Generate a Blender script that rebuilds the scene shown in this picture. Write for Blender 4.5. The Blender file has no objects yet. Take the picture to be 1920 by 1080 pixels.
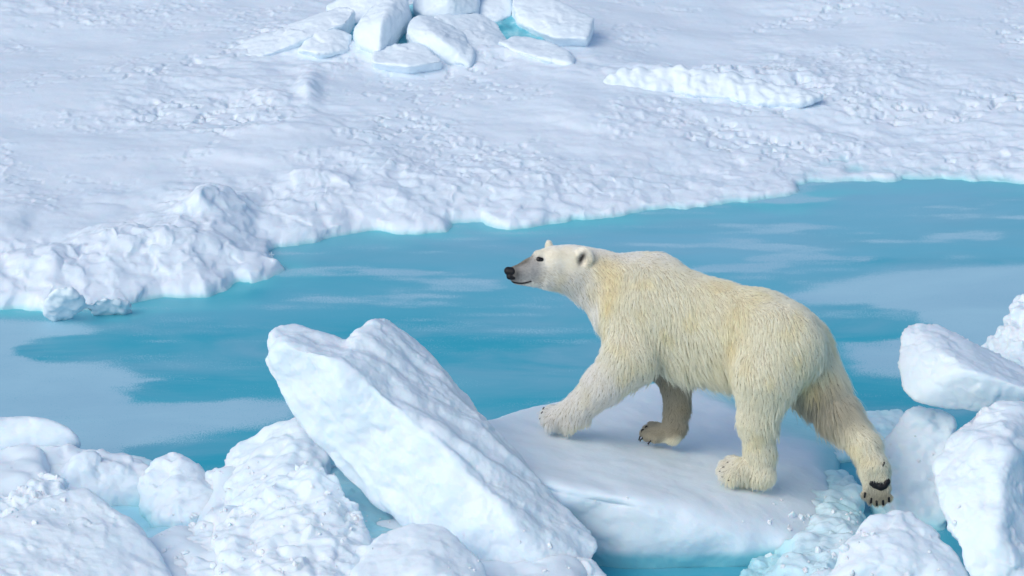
import bpy, math, random
import numpy as np
import openvdb
from mathutils import Vector, Euler
from mathutils.bvhtree import BVHTree
from mathutils.kdtree import KDTree

random.seed(7)
RNG = np.random.default_rng(11)
SC = bpy.context.scene
COL = SC.collection

# ------------------------------------------------------------------ camera, sky, sun, exposure
CAM_H, PITCH, F = 10.3, math.radians(20), 7800.0      # F: focal length in pixels of a 1920 px wide frame
cam_data = bpy.data.cameras.new('camera')
cam = bpy.data.objects.new('camera', cam_data)
COL.objects.link(cam)
cam.location = (0, 0, CAM_H)
cam.rotation_euler = (math.pi / 2 - PITCH, 0, 0)
cam_data.sensor_width = 36.0
cam_data.lens = 36.0 * F / 1920.0
cam_data.clip_end = 3000
cam_data.dof.use_dof = True
cam_data.dof.focus_distance = 25.8
cam_data.dof.aperture_fstop = 7.1
SC.camera = cam

SUN_AZ, SUN_EL = math.radians(224), math.radians(41)   # azimuth clockwise from +Y (north): behind the camera, to the left
world = bpy.data.worlds.new("World")
SC.world = world
world.use_nodes = True
wn, wl = world.node_tree.nodes, world.node_tree.links
wn.clear()
w_out = wn.new('ShaderNodeOutputWorld')
w_bg = wn.new('ShaderNodeBackground')
w_sky = wn.new('ShaderNodeTexSky')
w_sky.sky_type = 'NISHITA'
w_sky.sun_disc = False
w_sky.sun_elevation = SUN_EL
w_sky.sun_rotation = SUN_AZ
w_sky.air_density = 1.0
w_sky.dust_density = 2.0
w_sky.ozone_density = 1.0
w_bg.inputs['Strength'].default_value = 0.15
wl.new(w_sky.outputs[0], w_bg.inputs['Color'])
wl.new(w_bg.outputs[0], w_out.inputs['Surface'])

sun_data = bpy.data.lights.new('sun', 'SUN')
sun_data.energy = 1.1
sun_data.angle = math.radians(46)
sun_data.color = (1.0, 0.955, 0.88)
sun = bpy.data.objects.new('sun', sun_data)
COL.objects.link(sun)
_to_sun = Vector((math.sin(SUN_AZ) * math.cos(SUN_EL), math.cos(SUN_AZ) * math.cos(SUN_EL), math.sin(SUN_EL)))
sun.rotation_euler = _to_sun.to_track_quat('Z', 'Y').to_euler()
sun.location = (-10, -10, 30)

SC.view_settings.view_transform = 'Standard'
SC.view_settings.look = 'None'
SC.view_settings.gamma = 1.0
SC.view_settings.use_curve_mapping = False
SC.view_settings.exposure = 0.11
SC.render.engine = 'CYCLES'
SC.cycles.use_denoising = True
SC.cycles.max_bounces = 12
SC.cycles.diffuse_bounces = 6
SC.cycles.glossy_bounces = 3
SC.cycles.transmission_bounces = 8
SC.cycles.transparent_max_bounces = 8
SC.cycles.sample_clamp_indirect = 8
SC.cycles_curves.shape = 'RIBBONS'

# ------------------------------------------------------------------ where things stand
CP, SP = math.cos(PITCH), math.sin(PITCH)


def P(px, py, d):
    """World point seen at photo pixel px, py: d >= 5 is its distance along the view axis, d < 5 its height above the water."""
    u, v = (px - 960.0) / F, (py - 540.0) / F
    if d < 5:
        d = (CAM_H - d) / (SP + v * CP)
    return np.array((d * u, d * (CP - v * SP), CAM_H - d * (SP + v * CP)))


def project(xyz):
    p = np.asarray(xyz, float)
    x, y, z = p[..., 0], p[..., 1], p[..., 2] - CAM_H
    d = y * CP - z * SP
    v = -(y * SP + z * CP) / d
    return 960 + F * x / d, 540 + F * v, d


PX = 25.9 / F        # metres per photo pixel at the bear


# ------------------------------------------------------------------ noise
def _hash(ix, iy, iz, seed):
    h = (ix * 374761393 + iy * 668265263 + iz * 2147483647 + seed * 1274126177) & 0xFFFFFFFF
    h = ((h ^ (h >> 13)) * 1274126177) & 0xFFFFFFFF
    return h ^ (h >> 16)


def noise3(p, seed=0):
    p = np.asarray(p, np.float64)
    i = np.floor(p).astype(np.int64)
    f = p - i
    u = f * f * f * (f * (f * 6 - 15) + 10)
    out = 0
    for dx in (0, 1):
        wx = u[:, 0] if dx else 1 - u[:, 0]
        for dy in (0, 1):
            wy = u[:, 1] if dy else 1 - u[:, 1]
            for dz in (0, 1):
                wz = u[:, 2] if dz else 1 - u[:, 2]
                h = _hash(i[:, 0] + dx, i[:, 1] + dy, i[:, 2] + dz, seed)
                gx = ((h & 1023) / 511.5 - 1)
                gy = (((h >> 10) & 1023) / 511.5 - 1)
                gz = (((h >> 20) & 1023) / 511.5 - 1)
                out = out + wx * wy * wz * (gx * (f[:, 0] - dx) + gy * (f[:, 1] - dy) + gz * (f[:, 2] - dz))
    return out * 1.5


def noise2(x, y, seed=0):
    shp = x.shape
    x = x.ravel(); y = y.ravel()
    ix, iy = np.floor(x).astype(np.int64), np.floor(y).astype(np.int64)
    fx, fy = x - ix, y - iy
    ux, uy = fx * fx * fx * (fx * (fx * 6 - 15) + 10), fy * fy * fy * (fy * (fy * 6 - 15) + 10)
    out = 0
    for dx in (0, 1):
        wx = ux if dx else 1 - ux
        for dy in (0, 1):
            wy = uy if dy else 1 - uy
            h = _hash(ix + dx, iy + dy, 0 * ix, seed)
            a = (h & 4095) * (2 * math.pi / 4096)
            out = out + wx * wy * (np.cos(a) * (fx - dx) + np.sin(a) * (fy - dy))
    return (out * 1.6).reshape(shp)


def fbm3(p, scale, octaves=4, seed=0, gain=0.5):
    out, a, q = 0, 1.0, np.asarray(p) * (1.0 / scale)
    for o in range(octaves):
        out = out + a * noise3(q, seed + 13 * o)
        q = q * 2.03 + 5.7
        a *= gain
    return out


def fbm2(x, y, sx, sy, octaves=4, seed=0, gain=0.5):
    out, a, x, y = 0, 1.0, x / sx, y / sy
    for o in range(octaves):
        out = out + a * noise2(x, y, seed + 17 * o)
        x, y = x * 2.03 + 3.1, y * 2.03 + 1.7
        a *= gain
    return out


def worley2(x, y, scale, seed=0):
    """Distance to the nearest of a jittered set of points, in cells."""
    x, y = x / scale, y / scale
    ix, iy = np.floor(x).astype(np.int64), np.floor(y).astype(np.int64)
    best = np.full(x.shape, 9.0)
    for dx in (-1, 0, 1):
        for dy in (-1, 0, 1):
            h = _hash(ix + dx, iy + dy, 0 * ix, seed)
            cx, cy = ix + dx + (h & 1023) / 1023.0, iy + dy + ((h >> 10) & 1023) / 1023.0
            best = np.minimum(best, (x - cx) ** 2 + (y - cy) ** 2)
    return np.sqrt(best)


def chips(v, scale, seed=0):
    """Broken facets: every cell is its own tilted plane."""
    q = v / scale
    i = np.floor(q).astype(np.int64)
    best = np.full(len(v), 9.0); out = np.zeros(len(v))
    for dx in (-1, 0, 1):
        for dy in (-1, 0, 1):
            for dz in (-1, 0, 1):
                h = _hash(i[:, 0] + dx, i[:, 1] + dy, i[:, 2] + dz, seed)
                g = _hash(i[:, 0] + dx, i[:, 1] + dy, i[:, 2] + dz, seed + 77)
                c = np.stack([i[:, 0] + dx + (h & 1023) / 1023.0, i[:, 1] + dy + ((h >> 10) & 1023) / 1023.0, i[:, 2] + dz + ((h >> 20) & 1023) / 1023.0], 1)
                n = np.stack([(g & 1023) / 511.5 - 1, ((g >> 10) & 1023) / 511.5 - 1, ((g >> 20) & 1023) / 511.5 - 1], 1)
                e = q - c
                d = (e ** 2).sum(1)
                m = d < best
                best = np.where(m, d, best)
                out = np.where(m, (e * n).sum(1) + 0.5 * n[:, 0], out)
    return out


def sstep(a, b, x):
    t = np.clip((x - a) / (b - a), 0, 1)
    return t * t * (3 - 2 * t)


def poly_sd(x, y, poly):
    """Signed distance to a closed polygon, negative inside."""
    poly = np.asarray(poly, float)
    d = np.full(x.shape, 1e9)
    inside = np.zeros(x.shape, bool)
    n = len(poly)
    for k in range(n):
        ax, ay = poly[k]
        bx, by = poly[(k + 1) % n]
        ex, ey = bx - ax, by - ay
        wx, wy = x - ax, y - ay
        t = np.clip((wx * ex + wy * ey) / (ex * ex + ey * ey + 1e-12), 0, 1)
        d = np.minimum(d, (wx - ex * t) ** 2 + (wy - ey * t) ** 2)
        c = ((ay > y) != (by > y)) & (x < (bx - ax) * (y - ay) / (by - ay + 1e-12) + ax)
        inside ^= c
    d = np.sqrt(d)
    return np.where(inside, -d, d)


# ------------------------------------------------------------------ objects and materials
def make_mesh(name, verts, faces, mat=None, smooth=True):
    me = bpy.data.meshes.new(name)
    if isinstance(faces, np.ndarray):
        nf, k = faces.shape
        me.vertices.add(len(verts))
        me.vertices.foreach_set('co', np.asarray(verts, np.float32).ravel())
        me.loops.add(nf * k)
        me.loops.foreach_set('vertex_index', faces.astype(np.int32).ravel())
        me.polygons.add(nf)
        me.polygons.foreach_set('loop_start', (np.arange(nf) * k).astype(np.int32))
        me.update(calc_edges=True)
        me.validate()
    else:
        me.from_pydata([tuple(v) for v in verts], [], faces)
        me.update()
    me.polygons.foreach_set('use_smooth', np.full(len(me.polygons), smooth))
    if mat:
        me.materials.append(mat)
    return me


def link(name, me, parent=None):
    o = bpy.data.objects.new(name, me)
    COL.objects.link(o)
    if parent is not None:
        o.parent = parent
    return o


def tag(o, label=None, cat=None, group=None, kind=None):
    if label: o['label'] = label
    if cat: o['category'] = cat
    if group: o['group'] = group
    if kind: o['kind'] = kind
    return o


def new_mat(name):
    m = bpy.data.materials.new(name)
    m.use_nodes = True
    return m, m.node_tree.nodes, m.node_tree.links, m.node_tree.nodes['Principled BSDF']


def tex_noise(n, l, vec, scale, detail=4, rough=0.55, dist=0.0):
    t = n.new('ShaderNodeTexNoise')
    t.inputs['Scale'].default_value = scale
    t.inputs['Detail'].default_value = detail
    t.inputs['Roughness'].default_value = rough
    t.inputs['Distortion'].default_value = dist
    if vec is not None:
        l.new(vec, t.inputs['Vector'])
    return t.outputs['Fac']


def ramp(n, l, fac, stops):
    r = n.new('ShaderNodeValToRGB')
    e = r.color_ramp.elements
    while len(e) < len(stops):
        e.new(0.5)
    for k, (p, c) in enumerate(stops):
        e[k].position = p
        e[k].color = (*c, 1) if len(c) == 3 else c
    l.new(fac, r.inputs['Fac'])
    return r.outputs['Color']


def maprange(n, l, v, a, b, c=0.0, d=1.0, smooth=False):
    m = n.new('ShaderNodeMapRange')
    if smooth: m.interpolation_type = 'SMOOTHSTEP'
    m.inputs['From Min'].default_value = a
    m.inputs['From Max'].default_value = b
    m.inputs['To Min'].default_value = c
    m.inputs['To Max'].default_value = d
    l.new(v, m.inputs['Value'])
    return m.outputs['Result']


def math_node(n, l, op, a, b=None, clamp=False):
    m = n.new('ShaderNodeMath')
    m.operation = op
    m.use_clamp = clamp
    for k, v in enumerate((a, b)):
        if v is None: continue
        if isinstance(v, (int, float)): m.inputs[k].default_value = v
        else: l.new(v, m.inputs[k])
    return m.outputs[0]


def mix_col(n, l, fac, a, b):
    m = n.new('ShaderNodeMix')
    m.data_type = 'RGBA'
    if isinstance(fac, (int, float)): m.inputs[0].default_value = fac
    else: l.new(fac, m.inputs[0])
    for sock, v in ((m.inputs[6], a), (m.inputs[7], b)):
        if isinstance(v, tuple): sock.default_value = (*v, 1)
        else: l.new(v, sock)
    return m.outputs[2]


def bump(n, l, bsdf, layers):
    prev = None
    for h, strength, dist in layers:
        b = n.new('ShaderNodeBump')
        b.inputs['Strength'].default_value = strength
        b.inputs['Distance'].default_value = dist
        l.new(h, b.inputs['Height'])
        if prev is not None: l.new(prev, b.inputs['Normal'])
        prev = b.outputs[0]
    l.new(prev, bsdf.inputs['Normal'])


SNOW = (0.76, 0.855, 0.92)


def snow_material(name, wet_line, wet_soft, grain=1.0, blue=(0.22, 0.60, 0.68), snow=SNOW, sss=0.0):
    """Wind-packed snow on sea ice; below wet_line the bare water-soaked ice is turquoise."""
    m, n, l, b = new_mat(name)
    tc = n.new('ShaderNodeTexCoord').outputs['Object']
    geo = n.new('ShaderNodeNewGeometry')
    sep = n.new('ShaderNodeSeparateXYZ')
    l.new(geo.outputs['Position'], sep.inputs[0])
    big = tex_noise(n, l, tc, 3.2, 4)
    mid = tex_noise(n, l, tc, 11, 5, 0.6)
    fine = tex_noise(n, l, tc, 55, 5, 0.65)
    gr = tex_noise(n, l, tc, 210, 3, 0.7)
    base = mix_col(n, l, maprange(n, l, big, 0.35, 0.65), snow, (snow[0] * 0.955, snow[1] * 0.985, snow[2] * 0.995))
    base = mix_col(n, l, maprange(n, l, mid, 0.56, 0.72, 0, 0.35), base, (0.66, 0.86, 0.90))
    zz = math_node(n, l, 'ADD', sep.outputs['Z'], math_node(n, l, 'MULTIPLY', math_node(n, l, 'SUBTRACT', big, 0.5), -wet_soft * 1.2))
    wet = maprange(n, l, zz, wet_line - wet_soft, wet_line + wet_soft, 1, 0, True)
    base = mix_col(n, l, wet, base, blue)
    l.new(base, b.inputs['Base Color'])
    b.inputs['Roughness'].default_value = 0.55
    b.inputs['Specular IOR Level'].default_value = 0.25
    l.new(maprange(n, l, wet, 0, 1, 0.6, 0.28), b.inputs['Roughness'])
    bump(n, l, b, [(mid, 0.07 * grain, 0.05), (fine, 0.17 * grain, 0.012), (gr, 0.38 * grain, 0.005)])
    if sss:
        b.inputs['Subsurface Weight'].default_value = sss
        b.inputs['Subsurface Radius'].default_value = (0.35, 0.8, 1.0)
        b.inputs['Subsurface Scale'].default_value = 0.045
    return m


M_SNOW = snow_material('packed_snow', 0.05, 0.10, 1.0, (0.30, 0.70, 0.78), sss=0.5)
M_SLAB = snow_material('slab_snow', 0.10, 0.04, 0.7, (0.24, 0.60, 0.68), sss=0.5)
M_FLOE = snow_material('floe_snow', 0.012, 0.03, 0.8, (0.25, 0.66, 0.72), (0.75, 0.84, 0.92), sss=0.3)
M_RIDGE = snow_material('ridge_snow', 0.0, 0.05, 0.7)
M_BLUE, _n, _l, _b = new_mat('blue_ice')
_tc = _n.new('ShaderNodeTexCoord').outputs['Object']
_f = tex_noise(_n, _l, _tc, 6, 5, 0.6)
_l.new(ramp(_n, _l, _f, [(0.35, (0.06, 0.36, 0.46)), (0.52, (0.16, 0.54, 0.64)), (0.72, (0.50, 0.78, 0.84))]), _b.inputs['Base Color'])
_b.inputs['Roughness'].default_value = 0.3
bump(_n, _l, _b, [(_f, 0.4, 0.04), (tex_noise(_n, _l, _tc, 60, 4), 0.3, 0.01)])

M_FOOT = snow_material('foot_ice', 0.14, 0.10, 0.7, (0.38, 0.70, 0.82), sss=0.4)
M_CYAN = snow_material('turquoise_ice', 0.62, 0.16, 1.0, (0.42, 0.76, 0.83), sss=0.5)
M_WET = snow_material('wet_ice', 0.16, 0.16, 1.0, (0.40, 0.74, 0.82), sss=0.5)


# ------------------------------------------------------------------ volumes turned into meshes
class Field:
    def __init__(self, lo, hi, vox):
        self.v = vox
        self.lo = np.asarray(lo, float)
        self.n = np.ceil((np.asarray(hi, float) - self.lo) / vox).astype(int) + 1
        self.a = np.full(self.n, 0.5, np.float32)
        self.ax = [self.lo[k] + vox * np.arange(self.n[k]) for k in range(3)]

    def sub(self, lo, hi):
        i0 = np.clip(np.floor((lo - self.lo) / self.v).astype(int), 0, self.n - 1)
        i1 = np.clip(np.ceil((hi - self.lo) / self.v).astype(int) + 1, 1, self.n)
        s = tuple(slice(a, b) for a, b in zip(i0, i1))
        X = self.ax[0][s[0]][:, None, None].astype(np.float32)
        Y = self.ax[1][s[1]][None, :, None].astype(np.float32)
        Z = self.ax[2][s[2]][None, None, :].astype(np.float32)
        return s, X, Y, Z

    def join(self, s, d, k, cut=False):
        a = self.a[s]
        if cut:
            d = -d
            h = np.clip(0.5 - 0.5 * (d - a) / k, 0, 1) if k else 0
            h = np.maximum(k - np.abs(a - d), 0) / k
            self.a[s] = np.maximum(a, d) + h * h * k * 0.25
        else:
            h = np.maximum(k - np.abs(a - d), 0) / k
            self.a[s] = np.minimum(a, d) - h * h * k * 0.25

    def cone(self, a, b, ra, rb, k=0.03, w=None, ws=1.0, cut=False):
        """Tapered limb from a to b; w, ws: flattened by ws along w."""
        a = np.asarray(a, float); b = np.asarray(b, float)
        R = max(ra, rb) * max(1, ws) + k + 2 * self.v
        s, X, Y, Z = self.sub(np.minimum(a, b) - R, np.maximum(a, b) + R)
        x, y, z = X - a[0], Y - a[1], Z - a[2]
        ba = b - a
        if w is not None:
            w = np.asarray(w, float) / np.linalg.norm(w)
            q = (x * w[0] + y * w[1] + z * w[2]) * (1 / ws - 1)
            x, y, z = x + q * w[0], y + q * w[1], z + q * w[2]
            ba = ba + w * np.dot(ba, w) * (1 / ws - 1)
        bb = float(np.dot(ba, ba)) + 1e-9
        h = np.clip((x * ba[0] + y * ba[1] + z * ba[2]) / bb, 0, 1)
        d = np.sqrt((x - h * ba[0]) ** 2 + (y - h * ba[1]) ** 2 + (z - h * ba[2]) ** 2) - (ra + (rb - ra) * h)
        self.join(s, d * min(1.0, ws), k, cut)

    def hull(self, pts, k=0.05, rnd=0.03, grow=0.0):
        """Convex block with softened edges."""
        import bmesh
        bm = bmesh.new()
        for p in pts: bm.verts.new(p)
        bmesh.ops.convex_hull(bm, input=bm.verts)
        bm.normal_update()
        c = np.mean(np.asarray(pts), axis=0)
        planes = []
        for f in bm.faces:
            nrm = np.array(f.normal); o = float(np.dot(nrm, np.array(f.verts[0].co)))
            if np.dot(nrm, c) - o > 0: nrm, o = -nrm, -o
            if not any(np.dot(nrm, q) > 0.9995 and abs(o - r) < 0.004 for q, r in planes):
                planes.append((nrm, o))
        bm.free()
        P_ = np.asarray(pts)
        s, X, Y, Z = self.sub(P_.min(0) - 0.12, P_.max(0) + 0.12)
        d = None
        kk = rnd
        for nrm, o in planes:
            q = (X * nrm[0] + Y * nrm[1] + Z * nrm[2] - o).astype(np.float32)
            if d is None: d = q
            else:
                h = np.maximum(kk - np.abs(d - q), 0) / kk
                d = np.maximum(d, q) + h * h * kk * 0.25
        self.join(s, d - grow, k)

    def mesh(self):
        g = openvdb.FloatGrid()
        a = np.clip(self.a, -0.1, 0.1)
        g.copyFromArray(np.ascontiguousarray(a, np.float32))
        pts, quads = g.convertToQuads(0.0)
        pts = np.asarray(pts, float) * self.v + self.lo
        return pts, np.asarray(quads)[:, ::-1].copy()


def vnormals(v, q):
    n = np.cross(v[q[:, 2]] - v[q[:, 0]], v[q[:, 3]] - v[q[:, 1]])
    out = np.zeros_like(v)
    for k in range(4): np.add.at(out, q[:, k], n)
    return out / (np.linalg.norm(out, axis=1, keepdims=True) + 1e-12)


def outward(v, q):
    """Quads wound so that normals point out."""
    a, b, c, d = (v[q[:, k]] for k in range(4))
    vol = np.einsum('ij,ij->i', a, np.cross(b, c)).sum() + np.einsum('ij,ij->i', a, np.cross(c, d)).sum()
    return q if vol > 0 else q[:, ::-1].copy()


def ice(name, label, cat, hulls, vox=0.014, rnd=0.06, k=0.06, amp=0.035, scale=0.35, fine=0.0035, mat=None,
        group=None, seed=1, drop=False, blobs=(), stretch=(1, 1, 1), crust=0.0, thick=0.0, push=0.0,
        chip=0.012, crease=0.5, lay=None, grow=0.0):
    """One block of ice: convex chunks melted together, then weathered."""
    H3 = []
    for h in hulls:
        pts = [P(p[0], p[1], p[2] + (push if p[2] > 5 else 0)) for p in h]
        if drop:
            c = np.mean(pts, axis=0)
            pts += [np.array(((p[0] - c[0]) * 1.0 + c[0], (p[1] - c[1]) * 1.0 + c[1], -0.25)) for p in pts]
        if thick:
            pts += [p + np.array((0, thick, -thick)) for p in pts]
        H3.append(np.array(pts))
    B3 = [(P(x, y, d), r * PX) for x, y, d, r in blobs]
    allp = np.concatenate(H3 + [np.array([b[0] - b[1], b[0] + b[1]]) for b in B3])
    f = Field(allp.min(0) - 0.08, allp.max(0) + 0.08, vox)
    for h in H3: f.hull(h, k, rnd, rnd * 0.3 + grow)
    for c, r in B3: f.cone(c, c + np.array((r * 0.3, 0, 0)), r, r, k)
    v, q = f.mesh()
    q = outward(v, q)
    n = vnormals(v, q)
    w = v * np.array(stretch)
    if lay is not None:                                   # grooves running along one direction
        lay = np.asarray(lay, float) / np.linalg.norm(lay)
        w = w - 0.72 * (w @ lay)[:, None] * lay
    d = amp * ((1 - crease) * fbm3(w, scale, 3, seed) + crease * 1.3 * (np.abs(fbm3(w, scale, 2, seed + 40)) - 0.35))
    if lay is not None:
        d = d + 0.45 * amp * fbm3(v, 0.33, 3, seed + 90)
    if chip:
        ww = w + 0.04 * np.stack([noise3(v / 0.1, seed + 60), noise3(v / 0.1, seed + 61), noise3(v / 0.1, seed + 62)], 1)
        d = d + chip * chips(ww, 0.17, seed + 50) * sstep(-0.25, 0.25, noise3(v / 0.35, seed + 66))
    if chip >= 0.01:
        d = d + 0.35 * chip * chips(v, 0.075, seed + 55) * sstep(-0.1, 0.35, noise3(v / 0.28, seed + 67))
    d = d + fine * fbm3(v, 0.05, 3, seed + 5, 0.7)
    if crust:
        d = d + crust * sstep(0.0, 0.4, noise3(v / 0.4, seed + 9)) * (np.abs(fbm3(v, 0.06, 3, seed + 21, 0.7)) - 0.2)
    v = v + n * d[:, None]
    if len(v) < 20: print('EMPTY', label, f.n, f.a.min())
    org = v.mean(0); org[2] = v[:, 2].min()
    me = make_mesh(name, v - org, q, mat or M_SNOW)
    o = link(name, me)
    o.location = org
    tag(o, label, cat, group)
    return o


# ------------------------------------------------------------------ far floe: one sheet of snow-covered ice to the horizon
def axis(fine0, fine1, step, far0, far1, grow=1.18):
    a = list(np.arange(fine0, fine1 + step / 2, step))
    s, x = step, a[0]
    lo = []
    while x > far0:
        s *= grow; x -= s; lo.append(x)
    s, x = step, a[-1]
    hi = []
    while x < far1:
        s *= grow; x += s; hi.append(x)
    return np.array(lo[::-1] + a + hi)


bank_px = [(-60, 577), (40, 582), (85, 592), (120, 588), (255, 568), (300, 560), (400, 562), (425, 545), (440, 528), (470, 528),
           (528, 506), (500, 492), (520, 485), (524, 466), (560, 462), (640, 447), (700, 437), (740, 440), (830, 432), (845, 415), (900, 416),
           (960, 428), (1010, 425), (1100, 417), (1180, 405), (1240, 393), (1330, 388), (1400, 385), (1470, 378), (1510, 366), (1516, 353),
           (1560, 347), (1600, 341), (1680, 337), (1780, 337), (1860, 340), (1960, 342)]
bank = [tuple(P(x, y, 0.0)[:2]) for x, y in bank_px]
lead_poly = [(-60.0, bank[0][1] - 1.0)] + bank + [(60.0, bank[-1][1] + 0.6), (60.0, -30.0), (-60.0, -30.0)]


def floe_height(x, y):
    sd = poly_sd(x, y, lead_poly)                       # positive on the floe
    near = sd < 3
    sd = sd + np.where(near, 0.10 * fbm2(x, y, 0.9, 0.9, 2, 3), 0)
    left = sstep(2.6, -2.6, x)
    hum = sstep(0.4, -2.2, x)
    thick = 0.03 + 0.085 * left ** 0.8 + 0.03 * sstep(1.6, 0.5, x)
    base = np.where(sd > 0, thick * (0.45 * sstep(0, 0.05, sd) + 0.55 * sstep(0.0, 0.45, sd)) + 0.02 * sstep(0, 0.1, sd) + 0.10 * sstep(0.1, 2.5, sd), -0.5 * sstep(0, 0.12, -sd) - 0.01)
    on = sstep(0.0, 0.7, sd)
    px, py, _ = project(np.stack([x, y, np.full_like(x, 0.25)], -1))
    rough = sstep(-0.25, 0.35, fbm2(x, y, 2.2, 2.6, 2, 41))
    drift = sstep(0, 1, np.clip(1.3 - ((px - 860) / 330) ** 2 - ((py - 165) / 50) ** 2, 0, 1))
    drift2 = sstep(0, 1, np.clip(1.2 - ((px - 1130) / 420) ** 2 - ((py - 225) / 40) ** 2, 0, 1)) * 0.5
    rough = rough * (1 - 0.85 * drift) * (1 - drift2) + 0.25
    h = 0.05 * fbm2(x, y, 1.9, 1.5, 3, 7)
    h = h + rough * (0.013 * fbm2(x + 0.3 * y, y, 0.34, 0.20, 5, 23, 0.55))
    pit = fbm2(x - 0.2 * y, y, 0.13, 0.10, 3, 61, 0.6)
    h = h - rough * 0.035 * sstep(0.30, 0.60, pit) * sstep(-0.1, 0.4, fbm2(x, y, 1.3, 0.8, 2, 63))
    rub = sstep(0.1, 0.5, fbm2(x, y, 1.1, 1.3, 2, 77))
    h = h + rub * 0.018 * np.maximum(0, fbm2(x, y, 0.10, 0.09, 3, 91, 0.6)) * (1 - drift)
    m = (sd > 0) & (sd < 2.2)
    dome = np.zeros_like(x)
    xm, ym = x[m] + 0.06 * noise2(x[m] / 0.15, y[m] / 0.15, 9), y[m] + 0.06 * noise2(x[m] / 0.15, y[m] / 0.15, 10)
    dome[m] = 0.085 * (1 - np.minimum(worley2(xm, ym, 0.52, 5), 1) ** 2) + 0.022 * (1 - np.minimum(worley2(xm, ym, 0.17, 6), 1) ** 2)
    h = h + dome * sstep(2.2, 0.8, sd) * (0.07 + 0.70 * hum) * sstep(-0.25, 0.35, noise2(x / 0.8, y / 0.6, 14))
    # raised crusty lip along the lead and the hummocks on the left
    lip = sstep(0.02, 0.2, sd) * sstep(1.3, 0.25, sd)
    h = h + lip * (0.03 + 0.05 * fbm2(x, y, 0.25, 0.22, 4, 131, 0.5)) * (0.15 + 0.75 * hum)
    bumps = [(330, 455, 150, 26, 0.06), (420, 505, 110, 26, 0.07), (390, 395, 95, 30, 0.16), (430, 380, 45, 18, 0.08), (560, 415, 120, 24, 0.05), (300, 520, 120, 18, 0.05), (130, 470, 80, 10, 0.03),
             (760, 98, 330, 20, 0.05), (900, 108, 170, 14, 0.05), (640, 96, 90, 14, 0.05),
             (580, 170, 22, 30, 0.07), (520, 180, 60, 26, 0.04), (1335, 132, 270, 18, 0.10), (560, 250, 200, 10, 0.05)]
    for cx, cy, rx, ry, hh in bumps:
        c = P(cx, cy, 0.25)
        e = P(cx + rx, cy, 0.25); g = P(cx, cy - ry, 0.25)
        q = ((x - c[0]) / (e[0] - c[0])) ** 2 + ((y - c[1]) / (g[1] - c[1])) ** 2
        g_ = np.exp(-q * 1.2)
        h = h + hh * g_ * (1 + 0.35 * fbm2(x, y, 0.3, 0.25, 3, 151))
    return base + on * h


gx = axis(-5.0, 5.0, 0.0125, -900, 900, 1.25)
gy = axis(27.5, 39.2, 0.0215, 26.6, 1500, 1.25)
X, Y = np.meshgrid(gx, gy, indexing='ij')
Z = floe_height(X, Y)
fade = sstep(60, 30, np.hypot(X, Y - 34))
Z = np.where(Z > 0, Z * fade + 0.2 * (1 - fade), Z)
nx, ny = len(gx), len(gy)
idx = (np.arange(nx)[:, None] * ny + np.arange(ny)[None, :])
quads = np.stack([idx[:-1, :-1], idx[1:, :-1], idx[1:, 1:], idx[:-1, 1:]], -1).reshape(-1, 4)
zq = Z.ravel()[quads].max(1)
quads = quads[zq > -0.35]
used = np.zeros(nx * ny, bool); used[quads.ravel()] = True
remap = np.cumsum(used) - 1
V = np.stack([X, Y, Z], -1).reshape(-1, 3)[used]
_sd = poly_sd(V[:, 0], V[:, 1], lead_poly)
_m = np.abs(_sd) < 1.4
_w = sstep(1.4, 0.5, np.abs(_sd[_m]))[:, None]
_q = V[_m] * np.array((1, 1, 1.6))
V[_m] += _w * (np.stack([fbm3(_q, 0.16, 3, 201), fbm3(_q, 0.16, 3, 202), 0.6 * fbm3(_q, 0.16, 3, 203)], 1) * 0.032)
floe = link('snow_ground', make_mesh('snow_ground', V, remap[quads], M_FLOE))
tag(floe, kind='structure')

# ------------------------------------------------------------------ the refrozen lead: water under a thin skin of ice
wx = axis(-4.6, 4.6, 0.028, -900, 900, 1.4)
wy = axis(23.0, 33.5, 0.034, -300, 1500, 1.4)
X, Y = np.meshgrid(wx, wy, indexing='ij')
nx, ny = len(wx), len(wy)


def wpoly(pts):
    return [tuple(P(x, y, 0.0)[:2]) for x, y in pts]


# pale frosted skin (upper sign) and the dark melted patches inside it
frost = [
    [(-200, 596), (60, 600), (150, 606), (195, 628), (90, 636), (50, 655), (80, 676), (200, 678), (245, 688), (255, 710), (320, 722), (245, 738), (255, 752),
     (330, 756), (470, 750), (560, 754), (560, 792), (500, 796), (420, 806), (350, 820), (240, 838), (220, 900), (-200, 900)],
    [(1470, 548), (1540, 530), (1640, 514), (1760, 504), (1940, 494), (2300, 470), (2300, 640), (2000, 720), (1690, 705), (1600, 702), (1580, 640), (1640, 640),
     (1720, 610), (1700, 586), (1620, 572), (1520, 572), (1440, 560)],
]
streaks = [(560, 575, 160, 10, .5), (650, 560, 200, 14, .35), (940, 590, 130, 5, .6), (1010, 620, 150, 9, .55), (1060, 640, 120, 8, .5), (780, 600, 60, 4, .5),
           (1500, 492, 200, 8, .55), (1560, 506, 120, 5, .5), (1800, 482, 50, 7, .5), (880, 448, 90, 5, .6), (700, 465, 120, 6, .4), (1620, 437, 60, 4, .6),
           (1500, 440, 260, 8, .25), (300, 640, 60, 4, .6), (430, 612, 100, 5, .4), (1200, 425, 180, 5, .45), (1300, 400, 90, 3, .6), (560, 505, 80, 4, .6),
           (1400, 520, 90, 8, .5), (960, 437, 160, 5, .55), (345, 598, 120, 10, .45), (500, 640, 90, 3, .4), (1650, 400, 300, 18, .22), (1100, 560, 240, 14, .3)]
film = np.zeros(X.shape)
for pl in frost:
    film = np.maximum(film, sstep(0.20, -0.16, poly_sd(X, Y, wpoly(pl)) + 0.05 * fbm2(X, Y, 0.9, 0.35, 3, 55)))
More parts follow.
